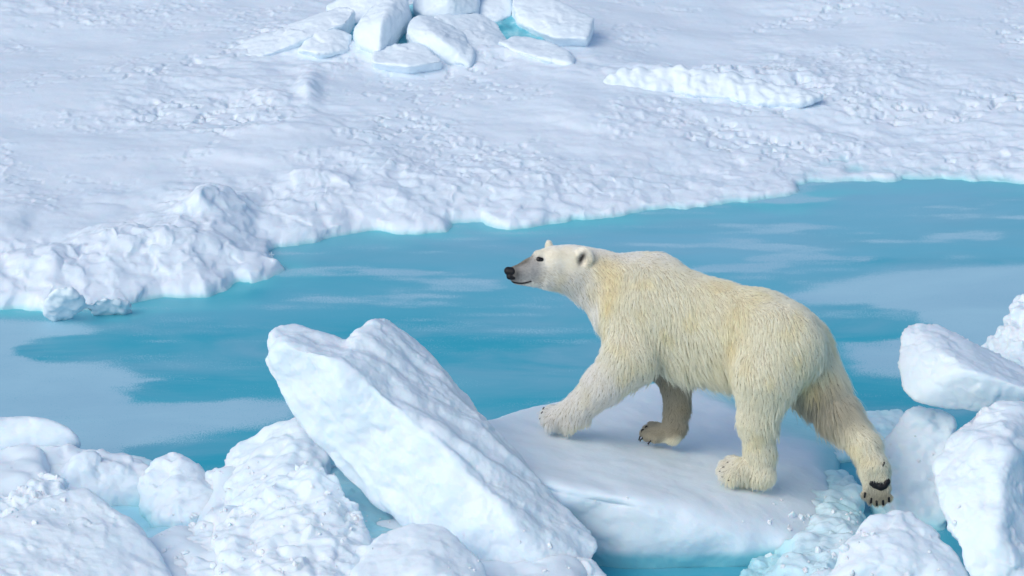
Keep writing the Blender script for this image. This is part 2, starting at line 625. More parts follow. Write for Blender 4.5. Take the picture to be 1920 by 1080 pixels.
for cx, cy, rx, ry, a in [(130, 655, 95, 24, 1.0), (190, 640, 90, 16, .9), (350, 732, 120, 22, .9), (290, 852, 70, 14, .8), (1610, 606, 120, 34, 1.0)]:
    c, e, g = P(cx, cy, 0.0), P(cx + rx, cy, 0.0), P(cx, cy - ry, 0.0)
    q = ((X - c[0]) / (e[0] - c[0])) ** 2 + ((Y - c[1]) / (g[1] - c[1])) ** 2 + 0.5 * fbm2(X, Y, 0.35, 0.12, 3, 57)
    film = film * (1 - a * sstep(1.5, 0.4, q))
for cx, cy, rx, ry, a in streaks:
    c, e, g = P(cx, cy, 0.0), P(cx + rx, cy, 0.0), P(cx, cy - ry, 0.0)
    q = ((X - c[0]) / (e[0] - c[0])) ** 2 + ((Y - c[1]) / (g[1] - c[1])) ** 2
    film = np.maximum(film, a * np.exp(-q * 1.4))
_, py_w, _ = project(np.stack([X, Y, 0 * X], -1))
milky = sstep(0.0, 0.7, fbm2(X, Y, 1.3, 0.30, 4, 58)) * 0.75 * (0.35 + 0.65 * sstep(640, 520, py_w))
film = np.maximum(film, milky)
bd = poly_sd(X, Y, lead_poly)
shelf = sstep(-0.42, -0.02, bd + 0.12 * fbm2(X, Y, 0.5, 0.3, 3, 9)) * sstep(33.5, 28.5, Y + 0 * X) ** 0.5
shelf = shelf * (0.45 + 0.55 * sstep(-0.3, 0.4, fbm2(X, Y, 0.9, 0.6, 2, 19)))
_, py_w, _ = project(np.stack([X, Y, 0 * X], -1))
# thicker, greyer new ice plus painted-in sky reflection towards the far bank, clear turquoise towards the near ice
clear = sstep(380, 700, py_w) * 0.8
for cx, cy, rx, ry, a in [(440, 545, 60, 22, .7), (300, 655, 260, 40, .5), (700, 665, 300, 60, .35), (980, 700, 260, 60, .35), (1600, 605, 120, 36, .5), (1650, 735, 120, 36, .5), (400, 850, 170, 40, .6),
                          (370, 728, 130, 26, .4), (1750, 490, 240, 10, .5), (560, 450, 120, 12, .3), (1450, 385, 150, 8, .3)]:
    c, e, g = P(cx, cy, 0.0), P(cx + rx, cy, 0.0), P(cx, cy - ry, 0.0)
    q = ((X - c[0]) / (e[0] - c[0])) ** 2 + ((Y - c[1]) / (g[1] - c[1])) ** 2
    clear = clear + 1.3 * a * np.exp(-q * 1.4)
clear = np.clip(clear + 0.12 * fbm2(X, Y, 1.4, 0.6, 3, 29), 0, 1)
idx = (np.arange(nx)[:, None] * ny + np.arange(ny)[None, :])
quads = np.stack([idx[:-1, :-1], idx[1:, :-1], idx[1:, 1:], idx[:-1, 1:]], -1).reshape(-1, 4)
V = np.stack([X, Y, 0 * X], -1).reshape(-1, 3)
wme = make_mesh('water', V, quads)
at = wme.attributes.new('ice_state', 'FLOAT_COLOR', 'POINT')
at.data.foreach_set('color', np.stack([film, clear, shelf, np.ones_like(film)], -1).astype(np.float32).ravel())
m, n, l, b = new_mat('refrozen_lead')
a_ = n.new('ShaderNodeAttribute'); a_.attribute_name = 'ice_state'
sp = n.new('ShaderNodeSeparateColor'); l.new(a_.outputs['Color'], sp.inputs[0])
tc = n.new('ShaderNodeTexCoord').outputs['Object']
mp = n.new('ShaderNodeMapping'); mp.inputs['Scale'].default_value = (0.45, 1.0, 1.0); l.new(tc, mp.inputs[0])
edge = tex_noise(n, l, mp.outputs[0], 5, 6, 0.7)
speck = tex_noise(n, l, tc, 42, 4, 0.85)
stip = tex_noise(n, l, tc, 95, 2, 0.6)
soft = tex_noise(n, l, mp.outputs[0], 1.6, 5, 0.6, 0.6)
cloudy = tex_noise(n, l, mp.outputs[0], 0.8, 4, 0.55, 1.0)
fl = math_node(n, l, 'ADD', sp.outputs[0], math_node(n, l, 'MULTIPLY', math_node(n, l, 'SUBTRACT', edge, 0.5), 0.9))
fl = math_node(n, l, 'ADD', fl, math_node(n, l, 'MULTIPLY', math_node(n, l, 'SUBTRACT', speck, 0.5), 0.7))
fl = math_node(n, l, 'ADD', fl, math_node(n, l, 'MULTIPLY', math_node(n, l, 'SUBTRACT', stip, 0.5), 2.2))
fl = maprange(n, l, fl, 0.30, 0.80, 0, 1, True)
deep = mix_col(n, l, sp.outputs[1], (0.190, 0.485, 0.625), (0.014, 0.370, 0.495))
deep = mix_col(n, l, maprange(n, l, soft, 0.42, 0.66, 0, 0.75), deep, (0.20, 0.45, 0.58))
deep = mix_col(n, l, maprange(n, l, cloudy, 0.48, 0.68, 0, 0.6), deep, (0.06, 0.42, 0.54))
deep = mix_col(n, l, math_node(n, l, 'MULTIPLY', sp.outputs[2], 0.8), deep, (0.12, 0.56, 0.64))
pale = mix_col(n, l, maprange(n, l, soft, 0.35, 0.7), (0.310, 0.545, 0.675), (0.360, 0.610, 0.725))
pale = mix_col(n, l, maprange(n, l, speck, 0.5, 0.75, 0, 0.25), pale, (0.40, 0.58, 0.68))
l.new(mix_col(n, l, fl, deep, pale), b.inputs['Base Color'])
l.new(maprange(n, l, fl, 0, 1, 0.32, 0.6), b.inputs['Roughness'])
b.inputs['IOR'].default_value = 1.31
b.inputs['Specular IOR Level'].default_value = 0.35
bump(n, l, b, [(soft, 0.05, 0.1), (speck, 0.08, 0.004)])
wme.materials.append(m)
tag(link('water', wme), kind='structure')

# ------------------------------------------------------------------ ice blocks of the near pressure ridge
# slab under the bear: its top runs through the three standing paws
A1, A2, A3 = P(1050, 813, 26.2), P(1240, 836, 26.35), P(1395, 911, 25.8)
_pn = np.cross(A2 - A1, A3 - A1); _pn = _pn / np.linalg.norm(_pn); _pn = _pn if _pn[2] > 0 else -_pn


def on_slab(px, py, lift=0.0):
    r = P(px, py, 20.0) - np.array((0, 0, CAM_H))
    c = np.array((0, 0, CAM_H))
    t = np.dot(A1 + _pn * lift - c, _pn) / np.dot(r, _pn)
    return c + r * t


def build_slab():
    top = [on_slab(*p) for p in [(840, 800), (885, 760), (1080, 716), (1225, 690), (1420, 694), (1590, 745), (1610, 800), (1585, 860), (1540, 895), (1450, 935),
                                 (1300, 940), (1140, 930), (1010, 905), (900, 850)]]
    low = [P(*p) for p in [(1590, 900, 0.14), (1575, 950, 0.13), (1545, 995, 0.13), (1495, 1022, 0.13), (1420, 1032, 0.14), (1310, 1030, 0.15), (1200, 1032, 0.15), (1110, 1026, 0.15), (1010, 985, 0.2)]]
    low += [P(*p) + np.array((0, 0.10, 0)) for p in [(1560, 990, -.05), (1500, 1035, -.05), (1420, 1062, -.05), (1300, 1066, -.05), (1150, 1066, -.05)]]
    for p in low:
        zp = A1[2] - (_pn[0] * (p[0] - A1[0]) + _pn[1] * (p[1] - A1[1])) / _pn[2]
        p[2] = min(p[2], zp - 0.05)
    under = [p + np.array((0, 0.06, -0.35)) for p in low]
    back = [p - np.array((0, 0.1, p[2] + 0.3)) for p in top[:7]]
    pts = np.array([p + np.array((0, 0, 0.10)) for p in top] + low + under + back)
    f = Field(pts.min(0) - 0.1, pts.max(0) + 0.1, 0.013)
    f.hull(pts, 0.05, 0.12)
    s, X, Y, Z = f.sub(f.lo, f.lo + f.v * f.n)
    dp = ((X - A1[0]) * _pn[0] + (Y - A1[1]) * _pn[1] + (Z - A1[2]) * _pn[2]).astype(np.float32)
    a = f.a[s]; kk = 0.20; h = np.maximum(kk - np.abs(a - dp), 0) / kk
    f.a[s] = np.maximum(a, dp) + h * h * kk * 0.25
    v, q = f.mesh(); q = outward(v, q); nn = vnormals(v, q)
    px, py, _ = project(v)
    d = 0.030 * fbm3(v, 0.75, 3, 5) + 0.0015 * fbm3(v, 0.06, 3, 8, 0.6)
    side = sstep(0.9, 0.3, nn @ _pn)                      # the broken rim is rougher than the top
    d = d + side * (0.06 * fbm3(v, 0.5, 2, 15) + 0.008 * (np.abs(fbm3(v, 0.15, 3, 16)) - 0.3))
    for a in (A1, A2, A3):                                # flat where the paws press
        d *= 1 - np.exp(-((v - a) ** 2).sum(1) / 0.15 ** 2)
    v = v + nn * d[:, None]
    org = v.mean(0); org[2] = v[:, 2].min()
    o = link('ice_slab', make_mesh('ice_slab', v - org, q, M_SLAB))
    o.location = org
    tag(o, 'broad flat white ice slab sloping to the water that the polar bear walks on', 'ice slab')
    return o


slab = build_slab()

ice('ice_slab', 'tall tilted slab of white ice leaning up in front of the bear', 'ice slab', [
    [(492, 684, 25.25), (507, 618, 25.35), (545, 607, 25.45), (600, 612, 25.5), (645, 630, 25.53), (700, 700, 25.6), (534, 645, 25.05), (640, 672, 24.98), (760, 775, 24.93),
     (529, 742, 25.25), (602, 822, 25.35), (650, 905, 25.3), (850, 900, 24.9), (800, 800, 25.5)],
    [(640, 650, 25.5), (672, 622, 25.5), (688, 600, 25.55), (714, 584, 25.62), (742, 600, 25.7), (770, 636, 25.75), (833, 708, 25.8), (898, 784, 25.8), (1000, 893, 25.5),
     (1100, 988, 25.15), (1124, 1022, 24.95), (1112, 1068, 24.85), (1080, 1095, 24.75), (640, 672, 25.02), (730, 745, 24.95), (830, 832, 24.86), (930, 930, 24.75),
     (985, 1015, 24.7), (612, 820, 25.3), (647, 895, 25.3), (702, 956, 25.2), (782, 983, 25.0), (870, 1000, 24.85), (940, 1070, 24.75), (1000, 1100, 24.75)],
], vox=0.011, rnd=0.035, k=0.035, amp=0.060, scale=0.26, fine=0.004, seed=3, crust=0.003, chip=0.006, crease=0.5, lay=(0.72, -0.05, -0.62))

blocks = [
    # right side
    ('ice_block', 'smooth wedge of white ice with a rounded upright left end behind the rear paw', [
        [(1682, 640, 26.3), (1690, 608, 26.4), (1715, 601, 26.45), (1765, 607, 26.5), (1850, 650, 26.5), (1935, 700, 26.4), (1940, 770, 26.0), (1850, 775, 26.0),
         (1770, 762, 26.0), (1722, 760, 26.0), (1694, 742, 26.05), (1680, 700, 26.15), (1800, 690, 25.85), (1930, 730, 25.85)]],
     dict(seed=11, amp=0.03, rnd=0.035)),
    ('ice_block', 'crumbly white ice heap cut off by the right edge above the smooth wedge', [
        [(1848, 640, 27.2), (1875, 632, 27.2), (1885, 655, 27.0), (1935, 700, 26.9), (1940, 600, 27.3), (1880, 610, 27.3), (1870, 690, 27.0)],
        [(1885, 630, 27.1), (1905, 566, 27.3), (1925, 548, 27.3), (1960, 560, 27.2), (1950, 700, 26.9), (1900, 680, 26.9)]],
     dict(seed=12, amp=0.07, scale=0.12, fine=0.006, thick=0.25, crust=0.04, chip=0.02)),
    ('ice_block', 'big rounded white ice block filling the lower right corner', [
        [(1748, 880, 25.2), (1760, 822, 25.35), (1830, 768, 25.5), (1880, 740, 25.6), (1945, 760, 25.6), (1960, 1000, 24.9), (1940, 1110, 24.6), (1830, 1110, 24.6),
         (1795, 1010, 24.7), (1762, 945, 24.9), (1830, 830, 25.0), (1900, 820, 25.05), (1880, 1000, 24.55)]],
     dict(seed=13, amp=0.07, scale=0.34, crust=0.012)),
    ('ice_block', 'pale shaded ice hump between the raised rear paw and the big corner block', [
        [(1660, 832, 26.15), (1694, 764, 26.25), (1735, 757, 26.3), (1790, 778, 26.2), (1790, 880, 26.05), (1770, 985, 25.95), (1690, 985, 25.95), (1662, 900, 26.0),
         (1630, 860, 26.15)]],
     dict(seed=14, amp=0.05, scale=0.2, drop=True, chip=0.02)),
    ('ice_block', 'pointed mound of white ice at the bottom edge under the raised rear paw', [
        [(1545, 1110, 24.6), (1585, 1015, 24.8), (1640, 962, 24.95), (1690, 946, 25.0), (1735, 972, 24.95), (1790, 1030, 24.8), (1830, 1110, 24.6), (1690, 1020, 24.6),
         (1620, 1060, 24.5)]],
     dict(seed=15, amp=0.045, scale=0.3, drop=True, chip=0.016, crust=0.008)),
    ('ice_block', 'low pale ice strip at the waterline behind the raised rear leg', [
        [(1560, 800, 0.06), (1600, 768, 0.06), (1690, 766, 0.06), (1720, 800, 0.06), (1680, 835, 0.05), (1600, 850, 0.04), (1550, 860, 0.04)]],
     dict(seed=16, amp=0.012, scale=0.15, fine=0.01, drop=True)),
    ('ice_block', 'wet bluish ice shoulder beside the right end of the bear slab', [
        [(1540, 880, 0.10), (1575, 868, 0.13), (1602, 900, 0.10), (1596, 950, 0.12), (1625, 1000, 0.16), (1575, 1090, 0.22), (1440, 1120, 0.16), (1380, 1090, 0.05), (1450, 1040, 0.08), (1500, 1000, 0.10)],
        [(1500, 985, .16), (1560, 950, .18), (1600, 1010, .2), (1540, 1060, .22), (1470, 1060, .18)]],
     dict(seed=17, amp=0.075, scale=0.24, fine=0.004, drop=True, wet=True, crust=0.018, chip=0.02)),
    # left side
    ('ice_block', 'flat rounded ice cake lying at the left edge just above the water', [
        [(-30, 800, .42), (30, 785, .44), (85, 788, .44), (120, 803, .40), (138, 822, .34), (120, 832, .30), (-30, 836, .30), (-30, 790, .42)]],
     dict(seed=21, amp=0.012, scale=0.3, thick=0.09, chip=0.004)),
    ('ice_block', 'long low ice bank at the left under the flat cake, bulging towards the round knob', [
        [(-30, 838, .28), (60, 834, .29), (142, 835, .29), (175, 857, .27), (215, 868, .25), (270, 872, .22), (285, 900, .18), (250, 915, .15), (190, 900, .20), (130, 900, .2), (60, 920, .12), (-30, 930, .12)]],
     dict(seed=22, amp=0.05, scale=0.22, drop=True, stretch=(1, 1, .4), chip=0.018, blobs=[(150, 880, .24, 30), (205, 890, .2, 24)])),
    ('ice_block', 'thin strip of ice at the waterline behind the low left bank', [
        [(165, 856, .10), (200, 852, .10), (250, 857, .08), (290, 870, .06), (280, 885, .05), (180, 875, .05)]],
     dict(seed=30, amp=0.01, scale=0.2, drop=True)),
    ('ice_block', 'rounded knob of ice standing left of the dark turquoise notch', [
        [(268, 885, .22), (290, 866, .30), (305, 857, .33), (325, 853, .33), (350, 862, .32), (370, 872, .28), (384, 886, .22), (400, 925, .2), (385, 955, .18), (350, 966, .16), (300, 958, .12), (272, 930, .12)]],
     dict(seed=23, amp=0.045, scale=0.2, drop=True, chip=0.02, blobs=[(300, 935, .12, 26), (385, 950, .16, 30), (278, 905, .2, 18), (350, 960, .14, 26)])),
    ('ice_block', 'cluster of small ice lumps in the notch right of the round knob', [
        [(384, 893, .24), (400, 880, .28), (425, 876, .30), (440, 890, .30), (445, 930, .26), (420, 945, .22), (390, 935, .2)]],
     dict(seed=19, amp=0.05, scale=0.12, drop=True)),
    ('ice_block', 'ice mound sloping up against the foot of the tall tilted slab', [
        [(428, 880, .26), (438, 852, .34), (455, 836, .38), (480, 816, .45), (515, 799, .52), (555, 785, .58), (590, 800, .58), (612, 850, .52), (600, 880, .5), (520, 905, .5), (440, 940, .34), (425, 925, .3)]],
     dict(seed=24, amp=0.055, scale=0.24, drop=True, chip=0.022, crust=0.012, blobs=[(445, 925, .28, 28), (490, 925, .36, 28), (425, 905, .26, 18)])),
    ('ice_block', 'turquoise ice wedged in the gap under the tall tilted slab', [
        [(575, 838, .46), (612, 845, .46), (650, 905, .42), (700, 950, .38), (760, 990, .32), (800, 1060, .26), (700, 1050, .3), (640, 950, .4), (580, 880, .46)]],
     dict(seed=18, amp=0.03, scale=0.2, drop=True, mat=M_CYAN)),
    ('ice_block', 'broad crumbled ice heap in front of the tilted slab', [
        [(470, 935, .46), (500, 905, .54), (545, 876, .62), (605, 876, .62), (628, 900, .6), (665, 950, .52), (695, 1010, .44), (690, 1110, .36), (520, 1110, .4), (470, 1020, .42)],
        [(400, 965, .38), (440, 950, .42), (500, 925, .48), (560, 1000, .48), (520, 1110, .38), (420, 1080, .36)]],
     dict(seed=25, amp=0.075, scale=0.22, drop=True, crust=0.02, chip=0.02)),
    ('ice_block', 'low ice saddle at the bottom edge between the corner mound and the crumbled heap', [
        [(300, 1020, .22), (325, 998, .28), (350, 984, .32), (385, 978, .35), (430, 965, .38), (480, 1000, .38), (470, 1110, .32), (300, 1110, .26)]],
     dict(seed=34, amp=0.06, scale=0.16, drop=True)),
    ('ice_block', 'big smooth ice mound filling the lower left corner', [
        [(-40, 1000, .50), (35, 985, .52), (90, 945, .60), (130, 920, .64), (155, 911, .64), (185, 933, .60), (232, 975, .52), (270, 1000, .44), (330, 1110, .3), (-40, 1110, .4)]],
     dict(seed=26, amp=0.05, scale=0.35, drop=True, crust=0.01, lay=(0.8, -0.2, -0.4))),
    ('ice_block', 'small lumpy ice pile at the left edge behind the corner mound', [
        [(30, 940, .44), (45, 915, .47), (75, 893, .50), (92, 888, .51), (120, 898, .48), (125, 925, .44), (90, 960, .4), (40, 975, .4)],
        [(-40, 940, .40), (0, 930, .42), (40, 940, .42), (45, 985, .38), (-40, 1000, .38)]],
     dict(seed=27, amp=0.07, scale=0.10, drop=True, crust=0.02)),
    ('ice_block', 'smooth round snow dome at the bottom edge before the tilted slab', [
        [(650, 1110, .42), (683, 1045, .50), (708, 1010, .54), (740, 990, .57), (780, 984, .58), (828, 991, .57), (870, 1022, .52), (897, 1060, .45), (905, 1110, .4), (770, 1060, .54)]],
     dict(seed=28, amp=0.03, scale=0.22, drop=True, chip=0.008)),
    ('ice_block', 'small white ice hump at the bottom edge left of the turquoise slab front', [
        [(965, 1110, .20), (985, 1068, .26), (1010, 1060, .28), (1040, 1062, .28), (1070, 1042, .30), (1092, 1044, .3), (1122, 1068, .24), (1145, 1110, .16)]],
     dict(seed=29, amp=0.03, scale=0.14, drop=True)),
]
for nm, lab, hulls, kw in blocks:
    kw = dict(kw)
    if kw.get('seed', 0) >= 19: kw.setdefault('grow', 0.022)
    if kw.pop('wet', False): kw['mat'] = M_WET if 'M_WET' in globals() else M_BLUE
    ice(nm, lab, 'ice block', hulls, group='ice blocks of the near ridge', **kw)

# the pale turquoise foot of the ridge, awash, seen through the gaps between the blocks
_foot = [P(x, y, 0.12) for x, y in [(-300, 880), (60, 868), (200, 882), (290, 890), (400, 912), (450, 885), (560, 850), (660, 850), (760, 900), (900, 980), (1060, 1060), (1140, 1092), (1150, 1400), (-300, 1400)]]
_pool = [P(x, y, 0.05)[:2] for x, y in [(140, 890), (280, 930), (350, 955), (345, 1035), (262, 1060), (190, 1020), (140, 950)]]
_f = Field(np.min(_foot, 0) - (0.1, 0.1, 0.5), np.max(_foot, 0) + (0.1, 0.1, 0.3), 0.03)
_s, _X, _Y, _Z = _f.sub(_f.lo, _f.lo + _f.v * _f.n)
_x2, _y2 = np.broadcast_arrays(_X[:, :, 0], _Y[:, :, 0])
_pd = poly_sd(_x2, _y2, [p[:2] for p in _foot])
_lump = 0.05 * (1 - np.minimum(worley2(_x2 + 0 * _y2, _y2 + 0 * _x2, 0.30, 41), 1) ** 2) + 0.03 * (1 - np.minimum(worley2(_x2 + 0 * _y2, _y2 + 0 * _x2, 0.13, 42), 1) ** 2)
_top = 0.03 + (0.22 + _lump) * sstep(0.0, 0.22, -_pd) * sstep(-0.02, 0.22, poly_sd(_x2, _y2, _pool))
_f.a = np.maximum(np.maximum(_pd[:, :, None] + 0.05, (_Z - _top[:, :, None]) * 0.7), -0.3 - _Z).astype(np.float32)
_v, _q = _f.mesh(); _q = outward(_v, _q)
_v = _v + vnormals(_v, _q) * (0.045 * fbm3(_v, 0.4, 3, 301))[:, None]
_o = link('submerged_ice', make_mesh('submerged_ice', _v, _q, M_FOOT))
tag(_o, 'pale turquoise foot of the near ridge showing in the gaps between its blocks', 'ice shelf')

# ------------------------------------------------------------------ ridge of broken slabs on the far floe
def back_h(px, py, base=0.30): return base


ridge = [
    ('long low ice slab sloping down to the left end of the far ridge', [[(428, 96, 34.6), (470, 74, 34.7), (520, 55, 34.8), (584, 33, 34.8), (640, 14, 34.9), (662, 20, 34.8), (645, 44, 34.6), (591, 62, 34.5), (527, 92, 34.4), (480, 108, 34.4)]], dict(seed=31)),
    ('flat ice slab standing behind the long slab at the top edge of the far ridge', [[(612, 10, 35.2), (690, -25, 35.3), (735, -25, 35.3), (712, 4, 35.1), (672, 40, 35.0), (640, 52, 35.0)]], dict(seed=30)),
    ('small leaning chunk under the long slab of the far ridge', [[(560, 92, 34.4), (572, 76, 34.5), (593, 58, 34.55), (640, 56, 34.6), (658, 64, 34.6), (650, 92, 34.4), (600, 100, 34.3)]], dict(seed=32)),
    ('upright boulder of ice in the middle of the far ridge', [[(664, 56, 34.5), (678, 34, 34.6), (712, -4, 34.8), (758, -20, 34.9), (767, 26, 34.7), (728, 80, 34.4), (710, 97, 34.3), (674, 82, 34.4), (715, 40, 34.35)]], dict(seed=33)),
    ('big overhanging ice block at the top edge of the far ridge', [[(777, 12, 35.0), (782, -40, 35.2), (900, -40, 35.3), (893, 20, 35.0), (850, 34, 34.9), (797, 28, 34.9), (840, 0, 34.85)]], dict(seed=34)),
    ('tilted thin ice slab leaning left in front of the far ridge', [[(767, 60, 34.5), (774, 38, 34.6), (790, 30, 34.65), (816, 34, 34.7), (869, 64, 34.6), (886, 100, 34.3), (880, 122, 34.2), (848, 118, 34.25), (801, 87, 34.4), (771, 72, 34.45), (820, 70, 34.3)]], dict(seed=35, thick=.16)),
    ('broad sloping ice slab right of the thin slab on the far ridge', [[(816, 32, 34.8), (899, 26, 35.0), (955, 64, 34.9), (945, 95, 34.6), (955, 124, 34.3), (890, 126, 34.25), (880, 80, 34.55)]], dict(seed=36, thick=.2)),
    ('pale blue ice block at the top edge right of the overhanging block', [[(898, 20, 35.2), (903, -30, 35.4), (955, -30, 35.4), (957, 30, 35.1), (930, 40, 35.0), (900, 32, 35.1)]], dict(seed=37)),
    ('sharp pale ice slab leaning right at the top of the far ridge', [[(961, 8, 35.0), (968, -20, 35.2), (1000, -20, 35.2), (1050, 10, 35.1), (1112, 35, 34.9), (1100, 70, 34.6), (1046, 70, 34.6), (1012, 60, 34.7), (975, 38, 34.85)]], dict(seed=38, thick=.2)),
    ('low long ice slab with a turquoise underside at the right end of the far ridge', [[(938, 78, 34.55), (966, 68, 34.65), (1010, 74, 34.6), (1058, 90, 34.45), (1076, 108, 34.35), (1071, 122, 34.2), (1015, 110, 34.3), (962, 92, 34.4)]], dict(seed=39, thick=.14)),
    ('small snowy block in front of the far ridge boulder', [[(700, 98, 34.3), (725, 86, 34.4), (775, 82, 34.4), (798, 88, 34.35), (828, 114, 34.1), (770, 124, 34.0), (700, 116, 34.1)]], dict(seed=40)),
]
for lab, hulls, kw in ridge:
    kw = dict(kw)
    mt = M_RIDGE
    ice('ice_block', lab, 'ice block', hulls, vox=0.015, rnd=0.025, k=0.04, amp=0.022, scale=0.3, fine=0.004, group='ice blocks of the far ridge', mat=mt, push=0.22, grow=0.008, **dict(dict(thick=0.3), **kw))
ice('ice_block', 'turquoise ice core filling the gaps between the blocks of the far ridge', 'ice block', [[(615, 74, 34.75), (650, 40, 34.95), (730, 10, 35.25), (1000, 5, 35.3), (1040, 50, 34.9), (1000, 98, 34.45), (900, 105, 34.4), (720, 100, 34.5), (650, 98, 34.5)]],
    vox=0.025, mat=M_BLUE, seed=45, amp=0.03, thick=0.3, push=0.25)
ice('ice_block', 'long narrow white ice ridge lying on the flat snow, right of the far ridge', 'ice block',
    [[(1130, 152, 34.0), (1150, 133, 34.02), (1230, 125, 34.05), (1305, 129, 34.0), (1300, 172, 33.9), (1200, 172, 33.95), (1140, 166, 33.95)],
     [(1270, 128, 34.0), (1380, 139, 33.95), (1400, 184, 33.75), (1290, 174, 33.85)],
     [(1370, 138, 33.95), (1450, 152, 33.85), (1545, 174, 33.7), (1510, 190, 33.6), (1420, 192, 33.68), (1380, 184, 33.75)]], vox=0.016, rnd=0.06, amp=0.04, scale=0.15, fine=0.004, mat=M_RIDGE, seed=46, thick=0.12, chip=0.01, stretch=(1, 1, .4))
ice('ice_block', 'little rounded snow lump on the flat snow below the far ridge', 'ice block',
    [[(472, 182, 33.1), (495, 164, 33.2), (520, 161, 33.25), (538, 173, 33.2), (530, 188, 33.0), (485, 190, 33.0)]], vox=0.018, amp=0.02, scale=0.2, mat=M_RIDGE, seed=47, thick=0.12, push=0.55)
ice('ice_block', 'knobbly lump of ice with a flat tail at the left end of the lead bank', 'ice block',
    [[(82, 585, .10), (85, 550, .25), (115, 525, .38), (135, 530, .36), (160, 560, .22), (150, 588, .06), (110, 595, .05)],
     [(140, 560, .2), (200, 548, .22), (250, 555, .17), (256, 572, .08), (200, 588, .03), (150, 585, .05)]], vox=0.016, amp=0.05, scale=0.14, fine=0.006, mat=M_RIDGE, seed=48, thick=0.1)
ice('ice_block', 'small pointed ice shelf jutting from the lead bank', 'ice block',
    [[(470, 470, .22), (500, 455, .28), (528, 462, .24), (526, 485, .12), (490, 490, .08), (470, 485, .12)],
     [(440, 500, .22), (490, 488, .24), (530, 502, .14), (520, 514, .06), (470, 526, .03), (440, 520, .08)]], vox=0.016, amp=0.035, scale=0.14, fine=0.005, mat=M_RIDGE, seed=49, thick=0.08)

# ------------------------------------------------------------------ crumbs of ice caught in the seams of the near ridge
def build_crumbs():
    import bmesh
    dg = bpy.context.evaluated_depsgraph_get()
    areas = [((300, 950, 480, 1075), 130, 9), ((400, 865, 640, 960), 130, 9), ((20, 890, 140, 985), 90, 8), ((1440, 930, 1620, 1080), 170, 10), ((1560, 990, 1640, 1079), 60, 8),
             ((470, 960, 700, 1079), 130, 8), ((1640, 770, 1760, 960), 60, 6), ((1000, 1040, 1130, 1079), 30, 5), ((840, 990, 1130, 1079), 50, 6), ((1740, 940, 1800, 1070), 30, 7),
             ((1100, 930, 1520, 1010), 40, 3.5), ((600, 840, 760, 1000), 60, 7)]
    unit = bmesh.new(); bmesh.ops.create_icosphere(unit, subdivisions=1, radius=1.0)
    uv = np.array([v.co[:] for v in unit.verts]); uf = np.array([[v.index for v in f.verts] for f in unit.faces]); unit.free()
    vs, fs, n = [], [], 0
    for (x0, y0, x1, y1), cnt, size in areas:
        for _ in range(int(cnt * 0.24)):
            o = Vector((0, 0, CAM_H)); d = (Vector(P(random.uniform(x0, x1), random.uniform(y0, y1), 25.0)) - o).normalized()
            ok, loc, nrm, fi, ob, _m = SC.ray_cast(dg, o, d)
            if not ok or ob.name.startswith('water') or nrm.z < 0.25: continue
            r = size * PX * (0.30 + 0.9 * random.random() ** 2)
            rot = np.array(Euler((random.uniform(0, 6), random.uniform(0, 6), random.uniform(0, 6))).to_matrix())
            sc = np.array((1.0, random.uniform(.6, 1), random.uniform(.45, .8)))
            w = (uv * sc * (1 + RNG.normal(0, .13, (len(uv), 1)))) @ rot.T * r
            vs.append(w + np.array(loc) + np.array((0, 0, -r * 0.12))); fs.append(uf + n); n += len(uv)
    me = make_mesh('ice_crumbs', np.concatenate(vs), np.concatenate(fs), M_SNOW, smooth=False)
    tag(link('ice_crumbs', me), 'loose crumbs of broken ice lying in the seams of the near ridge', kind='stuff')


build_crumbs()

# ------------------------------------------------------------------ the polar bear
D0 = 26.0


def B(px, py, d): return P(px, py, D0 + d)


YAW = math.radians(24)
LAT = np.array((math.sin(YAW), math.cos(YAW), 0))          # towards the bear's right side, away from the camera
HLAT = np.array((math.sin(math.radians(-18)), math.cos(math.radians(-18)), 0))


